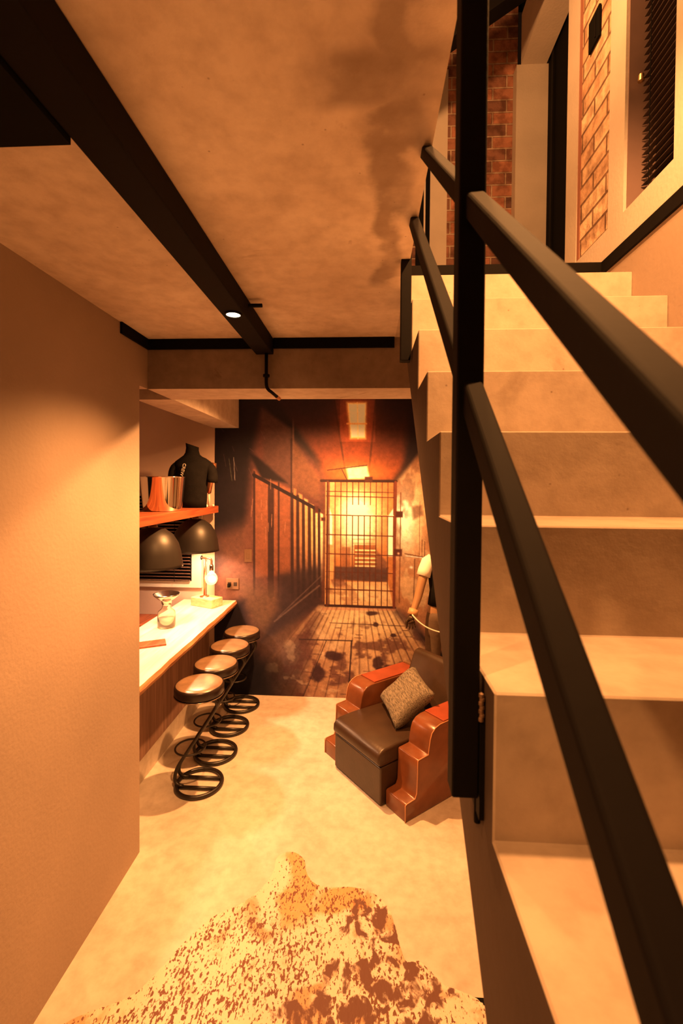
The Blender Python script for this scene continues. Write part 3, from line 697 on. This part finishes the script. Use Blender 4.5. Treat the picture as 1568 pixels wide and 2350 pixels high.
for i, (x, y, r) in enumerate([(-.707, 1.92, .007), (-.700, 1.985, .0055)]):
    tag(obj('ornament', lathe(bmesh.new(), [(0, 0), (r * .7, 0), (r, r * .7), (r * .7, r * 1.5), (0, r * 1.8)], (x + .012, y + .02, SH + .0002), 14), M_pale, smooth=True),
        ['tiny pale ornament at the far end of the red shelf, the larger one', 'tiny pale ornament at the far end of the red shelf, the smaller one'][i], 'ornament')
# pendant lamps
M_sh = mat('matt_black_shade', (.016, .013, .012), .45, var=.15, scale=10)
pl = thing('pendant_lamp', 'tmp', 'lamp', (-.74, 1.93, .704), group='black dome lamps under the red shelf')
obj('lamp_shade', lathe(bmesh.new(), [(0, .140), (.016, .1395), (.040, .132), (.066, .112), (.084, .082), (.093, .050), (.0985, .010), (.100, 0), (.097, .001), (.090, .050), (.080, .082), (.062, .110), (.036, .129), (0, .136)], seg=56), M_sh, pl, smooth=True)
obj('lamp_cap', lathe(bmesh.new(), [(0, .1580), (.009, .1575), (.011, .150), (.015, .141), (.017, .138), (0, .138)], seg=24), M_chrome, pl, smooth=True)
obj('bulb', lathe(bmesh.new(), [(0, .060), (.012, .065), (.016, .080), (.010, .098), (.008, .125), (0, .125)], seg=24), M_light, pl, smooth=True)
pl['label'] = 'black dome lamp under the red shelf, the far one by the pipe lamp'
p2 = copy_tree(pl); p2.location = Vector((-.745, 1.55, .704)) * U
p2['label'] = 'black dome lamp under the red shelf, the near one half hidden by the wall'
for y, x in ((1.93, -.74), (1.55, -.745)):
    light('pendant_light', 'SPOT', (x, y, .755), 34, WARM2, .018, angle=140, blend=.6)

# window with blind in the back wall above the bar
w3 = bpy.data.objects.new('window_3', None); C.objects.link(w3); w3['kind'] = 'structure'; w3.location = Vector((-1.4, YB, .535)) * U
bm = bmesh.new(); box(bm, 0, .58, -.010, -.0005, 0, .400); obj('window_pane', bm, M_black, w3)
bm = bmesh.new(); box(bm, .58, .628, -.014, -.0005, -.03, .400); box(bm, 0, .58, -.014, -.0005, -.03, 0); box(bm, 0, .628, -.014, -.0005, .400, .412); obj('window_frame', bm, M_frame, w3)
b3 = thing('venetian_blind', 'dark venetian blind in the window behind the bar and black dome lamps', 'blind', (-1.4, YB - .022, .535))
for i in range(26):
    z = .006 + i * .0152
    obj('slat', box(bmesh.new(), .004, .576, -.008, .008, -.0007, .0007, M=Matrix.Translation((0, 0, z)) @ Matrix.Rotation(math.radians(-22), 4, 'X')), mat('blind_slat_brown', (.20, .11, .08), .35) if i == 0 else bpy.data.materials['blind_slat_brown'], b3)
for x in (.32, .505): obj('cord', tube(bmesh.new(), [(x, -.010, 0), (x, -.010, .39)], .001, 6), M_black, b3)
# switch and sockets
M_pl = mat('dark_plate', (.13, .075, .05), .4)
sw = thing('light_switch', 'brown light switch plate on the mural right of the pendant lamps', 'switch', (-.553, YB - .003, .659))
obj('plate', B(-.018, .018, -.004, -.0005, -.030, .030), M_pl, sw, bevel=.001); obj('rocker', B(-.007, .007, -.0065, -.0035, -.013, .013), M_pl, sw, bevel=.001)
so = thing('wall_socket', 'double wall socket plate low on the mural beside the pipe lamp', 'socket', (-.627, YB - .003, .525))
obj('plate', B(-.030, .030, -.004, -.0005, -.026, .026), M_pl, so, bevel=.001)
for x in (-.014, .014): obj('outlet', B(x - .008, x + .008, -.006, -.0035, -.010, .008), M_rim, so, bevel=.001)
obj('plug', B(-.020, -.008, -.020, -.0055, -.014, .002), M_black, so, bevel=.002)
# switch plate on the upper brick
s2 = thing('light_switch', 'black rectangular switch plate on the pale brick pier at the top right', 'switch', (XR - .001, 1.055, 1.99))
s2.location = Vector((XR - .001, 1.082, 2.035)) * U
obj('plate', B(-.006, -.0005, -.024, .024, -.035, .035), M_black, s2, bevel=.001); obj('rocker', B(-.008, -.0055, -.012, -.008, -.026, .026), M_steel, s2)

# ------------------------------------------------------------------ armchair
uv = V(.625, -.78, 0); vvv = V(.78, .625, 0)
ang = math.atan2(uv.y, uv.x)
FL = V(-.147, 1.67, 0); cw = .432
ac = thing('armchair', 'club armchair with stepped cognac leather arms and dark brown seat and back', 'armchair', FL, ang)
M_cog = mat('cognac_leather', (.20, .068, .028), .24, var=.35, scale=7, bump=.05, bscale=50)
M_cog2 = mat('red_leather_top', (.30, .060, .026), .42, var=.25, scale=9)
M_brn = mat('dark_brown_leather', (.045, .025, .015), .36, var=.25, scale=9, bump=.08, bscale=60)
prof = [(0, 0), (0, .050), (.006, .053), (.040, .055)] + [(.046 + .004 * math.sin(t), .055 + .11 * t / 1.57) for t in (.2, .5, .8, 1.1, 1.57)] + \
       [(.052, .168), (.095, .170), (.096, .180), (.100, .200), (.103, .215), (.110, .232), (.125, .244), (.145, .2495), (.165, .250), (.40, .2500), (.415, .245), (.42, .23), (.42, 0)]
def arm(x0, x1, outer):
    bm = bmesh.new(); prism_yz(bm, prof, x0, x1)
    o = obj('arm', bm, M_cog, ac, bevel=.0035, seg=3)
    for p in o.data.polygons: p.use_smooth = True
    obj('arm_pad', B(x0 + .004, x1 - .004, .165, .385, .2495, .2545), M_cog2, o, bevel=.0015)
    # stitched seam along the outer front edge
    bm = bmesh.new(); xs = x1 - .001 if outer > 0 else x0 + .001
    tube(bm, [(xs, y - .0008, z + .0005) for y, z in prof[:-3]], .0016, 6)
    q = prof[1:-3]
    obj('piping', bm, mat('pale_seam', (.50, .24, .12), .4) if outer > 0 else bpy.data.materials['pale_seam'], o, smooth=True)
    return o
arm(cw - .09, cw, 1); arm(0, .09, -1)
obj('seat_base', B(.092, cw - .092, -.020, .36, .004, .122), M_brn, ac, bevel=.005, seg=3)
# cushion with rounded waterfall front
cp_ = [(-.026, .128), (-.030, .140), (-.028, .158), (-.018, .170), (.0, .176), (.05, .178), (.15, .175), (.30, .170), (.30, .126), (-.015, .122)]
bm = bmesh.new(); prism_yz(bm, cp_, .092, cw - .092); o = obj('seat_cushion', bm, M_brn, ac, bevel=.008, seg=4)
for p in o.data.polygons: p.use_smooth = True
bp_ = [(.265, .165), (.29, .168), (.355, .320), (.365, .338), (.385, .345), (.405, .335), (.40, .30), (.38, .02), (.31, .02)]
bm = bmesh.new(); prism_yz(bm, bp_, .091, cw - .091); o = obj('backrest', bm, M_brn, ac, bevel=.010, seg=4)
for p in o.data.polygons: p.use_smooth = True
# cushion on the chair
def pillow(name, w_, d_, t_, n=26):
    bm = bmesh.new(); g = {}
    for s in (1, -1):
        for i in range(n + 1):
            for j in range(n + 1):
                a, b = i / n * 2 - 1, j / n * 2 - 1
                edge = (1 - a ** 4) * (1 - b ** 4)
                if s == -1 and edge < 1e-9: g[(s, i, j)] = g[(1, i, j)]; continue
                pin = 1 - .07 * (1 - a * a) * (abs(b) ** 3) ; pin2 = 1 - .07 * (1 - b * b) * (abs(a) ** 3)
                g[(s, i, j)] = bm.verts.new((a * w_ * pin2, b * d_ * pin, s * t_ * edge ** .45 + .0015 * math.sin(a * 9 + b * 4)))
        for i in range(n):
            for j in range(n): bm.faces.new((g[(s, i, j)], g[(s, i + 1, j)], g[(s, i + 1, j + 1)], g[(s, i, j + 1)]))
    return bm
m = mat('woven_grey_fabric', (.26, .225, .18), .9, col2=(.07, .06, .05), scale=120, bump=.6, bscale=260, detail=2)
mp = m.node_tree.nodes.new('ShaderNodeMapping'); mp.inputs['Scale'].default_value = (.22, 1.4, 1)
tcn = [n for n in m.node_tree.nodes if n.type == 'TEX_COORD'][0]; m.node_tree.links.new(tcn.outputs['Object'], mp.inputs[0])
for n in m.node_tree.nodes:
    if n.type == 'TEX_NOISE': m.node_tree.links.new(mp.outputs[0], n.inputs['Vector'])
po = obj('throw_pillow', pillow('p', .100, .088, .034), m, smooth=True)
tag(po, 'grey woven square throw pillow resting on the seat of the armchair', 'pillow')
PILLOW_LOC = FL + uv * .225 + vvv * .195 + V(0, 0, .246)
po.location = PILLOW_LOC * U
po.rotation_mode = 'XYZ'
po.matrix_world = Matrix.Translation(PILLOW_LOC * U) @ Matrix.Rotation(ang, 4, 'Z') @ Matrix.Rotation(math.radians(38), 4, 'X') @ Matrix.Rotation(math.radians(-14), 4, 'Y') @ Matrix.Rotation(math.radians(-22), 4, 'Z')

# ------------------------------------------------------------------ mannequin behind the armchair
M_skin = mat('tan_mannequin', (.34, .20, .11), .3, var=.15, scale=6)
M_trs = mat('brown_trousers', (.13, .085, .055), .8, var=.3, scale=10, bump=.2)
M_wht = mat('white_cloth', (.85, .80, .72), .8)
mq = thing('mannequin', 'mannequin in black top and brown trousers standing behind the armchair with one arm hanging', 'mannequin', (.343, 1.99, 0))
verts = [(0, 0, .47), (0, 0, .53), (0, 0, .61), (0, 0, .665), (0, 0, .71), (0, -.004, .745), (0, -.004, .785), (0, 0, .815),
         (-.070, 0, .672), (-.098, -.02, .60), (-.122, -.045, .515), (-.146, -.07, .455),
         (.085, 0, .665), (.100, 0, .57), (.105, 0, .47), (.105, -.01, .43),
         (-.042, 0, .44), (-.048, -.005, .25), (-.050, .005, .045), (-.052, -.05, .020),
         (.042, 0, .44), (.048, -.005, .25), (.050, .005, .045), (.052, -.05, .020)]
edges = [(0, 1), (1, 2), (2, 3), (3, 4), (4, 5), (5, 6), (6, 7), (3, 8), (8, 9), (9, 10), (10, 11), (3, 12), (12, 13), (13, 14), (14, 15),
         (0, 16), (16, 17), (17, 18), (18, 19), (0, 20), (20, 21), (21, 22), (22, 23)]
rad = [(.062, .045), (.055, .042), (.064, .046), (.058, .036), (.022, .022), (.036, .040), (.038, .044), (.022, .024),
       .026, .021, .018, .0125, .026, .021, .017, .013, .040, .026, .017, .013, .040, .026, .017, .013]
skin('body', verts, edges, rad, M_skin, mq)
o = obj('shirt', loft(bmesh.new(), [(0, 0, .478, .074, .056, 0), (0, 0, .54, .066, .052, 0), (0, 0, .61, .074, .056, 0), (0, 0, .665, .080, .046, 0), (0, 0, .692, .050, .036, 0), (0, 0, .700, .030, .028, 0)]), M_cloth, mq, smooth=True)
o = obj('sleeve', tube(bmesh.new(), [(-.055, 0, .672), (-.074, -.004, .660), (-.089, -.014, .628), (-.096, -.019, .605)], .03, 16, rs=[.030, .032, .030, .030]), M_wht, mq, smooth=True); o['label'] = 'short white sleeve'
skin('trousers', [(0, 0, .475), (0, 0, .44), (-.046, 0, .40), (-.050, -.004, .25), (-.052, .003, .06), (.046, 0, .40), (.050, -.004, .25), (.052, .003, .06)],
     [(0, 1), (1, 2), (2, 3), (3, 4), (1, 5), (5, 6), (6, 7)], [(.068, .052), (.068, .054), .046, .034, .030, .046, .034, .030], M_trs, mq)
# hand: palm and five curled fingers in a dark gauntlet
W = V(-.146, -.07, .455)
pv = [W, W + V(-.004, -.004, -.018), W + V(-.006, -.006, -.034)]; pe = [(0, 1), (1, 2)]; pr = [(.011, .009), (.018, .009), (.020, .008)]
hv = [Vector(p) for p in pv]; he = list(pe); hr_ = list(pr)
for k, (ox, ln) in enumerate([(-.015, .026), (-.0055, .031), (.004, .029), (.013, .023)]):
    b0 = len(hv); base = hv[2] + V(ox, 0, -.003); dx = ox * .35
    hv += [base, base + V(dx * .5, -.004, -ln * .45), base + V(dx, -.001, -ln * .80), base + V(dx, .007, -ln)]
    he += [(2, b0), (b0, b0 + 1), (b0 + 1, b0 + 2), (b0 + 2, b0 + 3)]; hr_ += [.0046, .0042, .0038, .0030]
b0 = len(hv); hv += [hv[1] + V(-.017, -.004, -.004), hv[1] + V(-.025, -.009, -.016), hv[1] + V(-.023, -.012, -.028)]
he += [(1, b0), (b0, b0 + 1), (b0 + 1, b0 + 2)]; hr_ += [.0055, .0048, .0036]
skin('hand', hv, he, hr_, mat('dark_gauntlet', (.10, .07, .05), .22, .7), mq)
obj('cuff', tube(bmesh.new(), [(-.139, -.063, .472), (-.147, -.071, .450)], .022, 20, rs=[.0205, .0225]), mat('tan_cuff', (.55, .32, .16), .5), mq, smooth=True)
rp = bez((.343 - .150, 1.99 - .094, .458), (.343 - .10, 1.86, .40), (.343 - .03, 1.87, .385), (.42, 1.88, .388), 26)
tag(obj('rope', tube(bmesh.new(), rp, .0028, 8), M_wht, smooth=True), 'white rope slung from the wrist of the mannequin towards the right', 'rope')

# ------------------------------------------------------------------ cowhide rug
pxp = [(640, 1985), (655, 1973), (672, 1969), (690, 1974), (705, 1990), (708, 2012), (722, 2038), (745, 2050), (775, 2052), (815, 2052), (855, 2060), (885, 2080), (905, 2110), (918, 2150), (930, 2195), (945, 2228),
       (972, 2226), (995, 2245), (1030, 2280), (1062, 2294), (1105, 2312), (1140, 2350), (1190, 2460), (1150, 2650), (900, 2780), (600, 2780), (250, 2650), (60, 2450), (150, 2380), (222, 2348), (280, 2326), (322, 2300), (350, 2270), (388, 2230), (422, 2190), (462, 2150), (500, 2120), (545, 2100), (590, 2070), (615, 2045), (632, 2018)]
outl = [V((x - 842) / (y - 1110), 1044 / (y - 1110), 0) for x, y in pxp]
outl = [V(p.x, p.y + .0555 * p.x, 0) for p in outl]
from mathutils.geometry import tessellate_polygon
def rug():
    P = []
    n = len(outl); r = random.Random(5)
    for i in range(n):
        a, b = outl[i], outl[(i + 1) % n]; p0, p3 = outl[i - 1], outl[(i + 2) % n]
        for k in range(10):
            t = k / 10; q = .5 * ((2 * a) + (b - p0) * t + (2 * p0 - 5 * a + 4 * b - p3) * t * t + (-p0 + 3 * a - 3 * b + p3) * t ** 3)
            P.append(q + V(r.uniform(-1, 1), r.uniform(-1, 1), 0) * .0010)
    bm = bmesh.new(); top = [bm.verts.new((p.x, p.y, .0026)) for p in P]; low = [bm.verts.new((p.x, p.y, .0007)) for p in P]
    m_ = len(P)
    for k in range(m_): bm.faces.new((top[k], low[k], low[(k + 1) % m_], top[(k + 1) % m_]))
    for tri in tessellate_polygon([[V(p.x, p.y, 0) for p in P]]): bm.faces.new([top[i] for i in tri])
    return bm
def hide_mat():
    m = bpy.data.materials.new('cowhide'); m.use_nodes = True; N = m.node_tree.nodes; L = m.node_tree.links; b = N['Principled BSDF']
    tc = N.new('ShaderNodeTexCoord')
    def noise(sc, det, map_=(1, 1, 1), dist=0):
        mp = N.new('ShaderNodeMapping'); mp.inputs['Scale'].default_value = map_; L.new(tc.outputs['Object'], mp.inputs[0])
        n = N.new('ShaderNodeTexNoise'); n.inputs['Scale'].default_value = sc; n.inputs['Detail'].default_value = det; n.inputs['Distortion'].default_value = dist; L.new(mp.outputs[0], n.inputs['Vector']); return n.outputs['Fac']
    def M2(op, a, bv, c=None):
        x = N.new('ShaderNodeMath'); x.operation = op
        for i, q in enumerate((a, bv, c)):
            if q is None: continue
            if isinstance(q, (int, float)): x.inputs[i].default_value = q
            else: L.new(q, x.inputs[i])
        return x.outputs[0]
    def blob(x, y, rx, ry):
        mp = N.new('ShaderNodeMapping'); mp.inputs['Location'].default_value = (-x * U / (rx * U), -y * U / (ry * U), 0); mp.inputs['Scale'].default_value = (1 / (rx * U), 1 / (ry * U), 0)
        L.new(tc.outputs['Object'], mp.inputs[0]); ln = N.new('ShaderNodeVectorMath'); ln.operation = 'LENGTH'; L.new(mp.outputs[0], ln.inputs[0])
        return M2('SUBTRACT', 1, ln.outputs['Value'])
    def mix(fac, a, bcol):
        x = N.new('ShaderNodeMix'); x.data_type = 'RGBA'; L.new(fac, x.inputs[0])
        if isinstance(a, tuple): x.inputs[6].default_value = (*a, 1)
        else: L.new(a, x.inputs[6])
        x.inputs[7].default_value = (*bcol, 1); return x.outputs[2]
    def step(v, a, bb):
        r = N.new('ShaderNodeMapRange'); r.interpolation_type = 'SMOOTHSTEP'; r.inputs[1].default_value = a; r.inputs[2].default_value = bb; L.new(v, r.inputs[0]); return r.outputs[0]
    n1 = noise(9, 6, dist=.5)
    spine = M2('MAXIMUM', blob(-.150, 1.12, .055, .17), blob(-.175, 1.19, .035, .05))
    spine = M2('MAXIMUM', spine, blob(-.06, 1.07, .09, .05))
    spine = step(M2('ADD', spine, M2('MULTIPLY', M2('SUBTRACT', n1, .5), 1.6)), .05, .45)
    tan = step(noise(5.5, 5, dist=.8), .50, .66)
    col = mix(tan, (.66, .57, .46), (.46, .29, .16))
    col = mix(spine, col, (.58, .31, .13))
    # spots
    sp = noise(80, 4, (1.25, .6, 1), .3)
    area = M2('MULTIPLY', step(noise(4.2, 3), .36, .56), 1)
    ds = blob(-.20, .72, .50, .42)
    th = M2('ADD', M2('MULTIPLY', area, .07), M2('MULTIPLY', step(ds, -.15, .5), .055))
    th = M2('SUBTRACT', th, M2('MULTIPLY', step(blob(-.28, 1.12, .12, .10), .0, .6), .10))
    sp2 = step(M2('ADD', sp, th),   .640, .672)
    col = mix(sp2, col, (.15, .055, .03))
    fine = step(noise(130, 2, (1.2, .5, 1)), .66, .70); col = mix(M2('MULTIPLY', fine, .6), col, (.30, .13, .07))
    dk = M2('MAXIMUM', blob(.075, .90, .14, .07), blob(.00, .83, .17, .07))
    dk = M2('MAXIMUM', dk, blob(.02, 1.02, .07, .06))
    dk = step(M2('ADD', M2('MINIMUM', dk, .45), M2('MULTIPLY', M2('SUBTRACT', noise(16, 10, (1, .8, 1), dist=.5), .5), 4.2)), .22, .62)
    col = mix(dk, col, (.12, .048, .032))
    L.new(col, b.inputs['Base Color']); b.inputs['Roughness'].default_value = .75
    bp = N.new('ShaderNodeBump'); bp.inputs['Strength'].default_value = .35; bp.inputs['Distance'].default_value = .008
    L.new(noise(90, 4, (1, .4, 1)), bp.inputs['Height']); L.new(bp.outputs['Normal'], b.inputs['Normal'])
    return m
tag(obj('cowhide_rug', rug(), hide_mat()), 'speckled brown and cream cowhide rug spread on the concrete floor', 'rug')
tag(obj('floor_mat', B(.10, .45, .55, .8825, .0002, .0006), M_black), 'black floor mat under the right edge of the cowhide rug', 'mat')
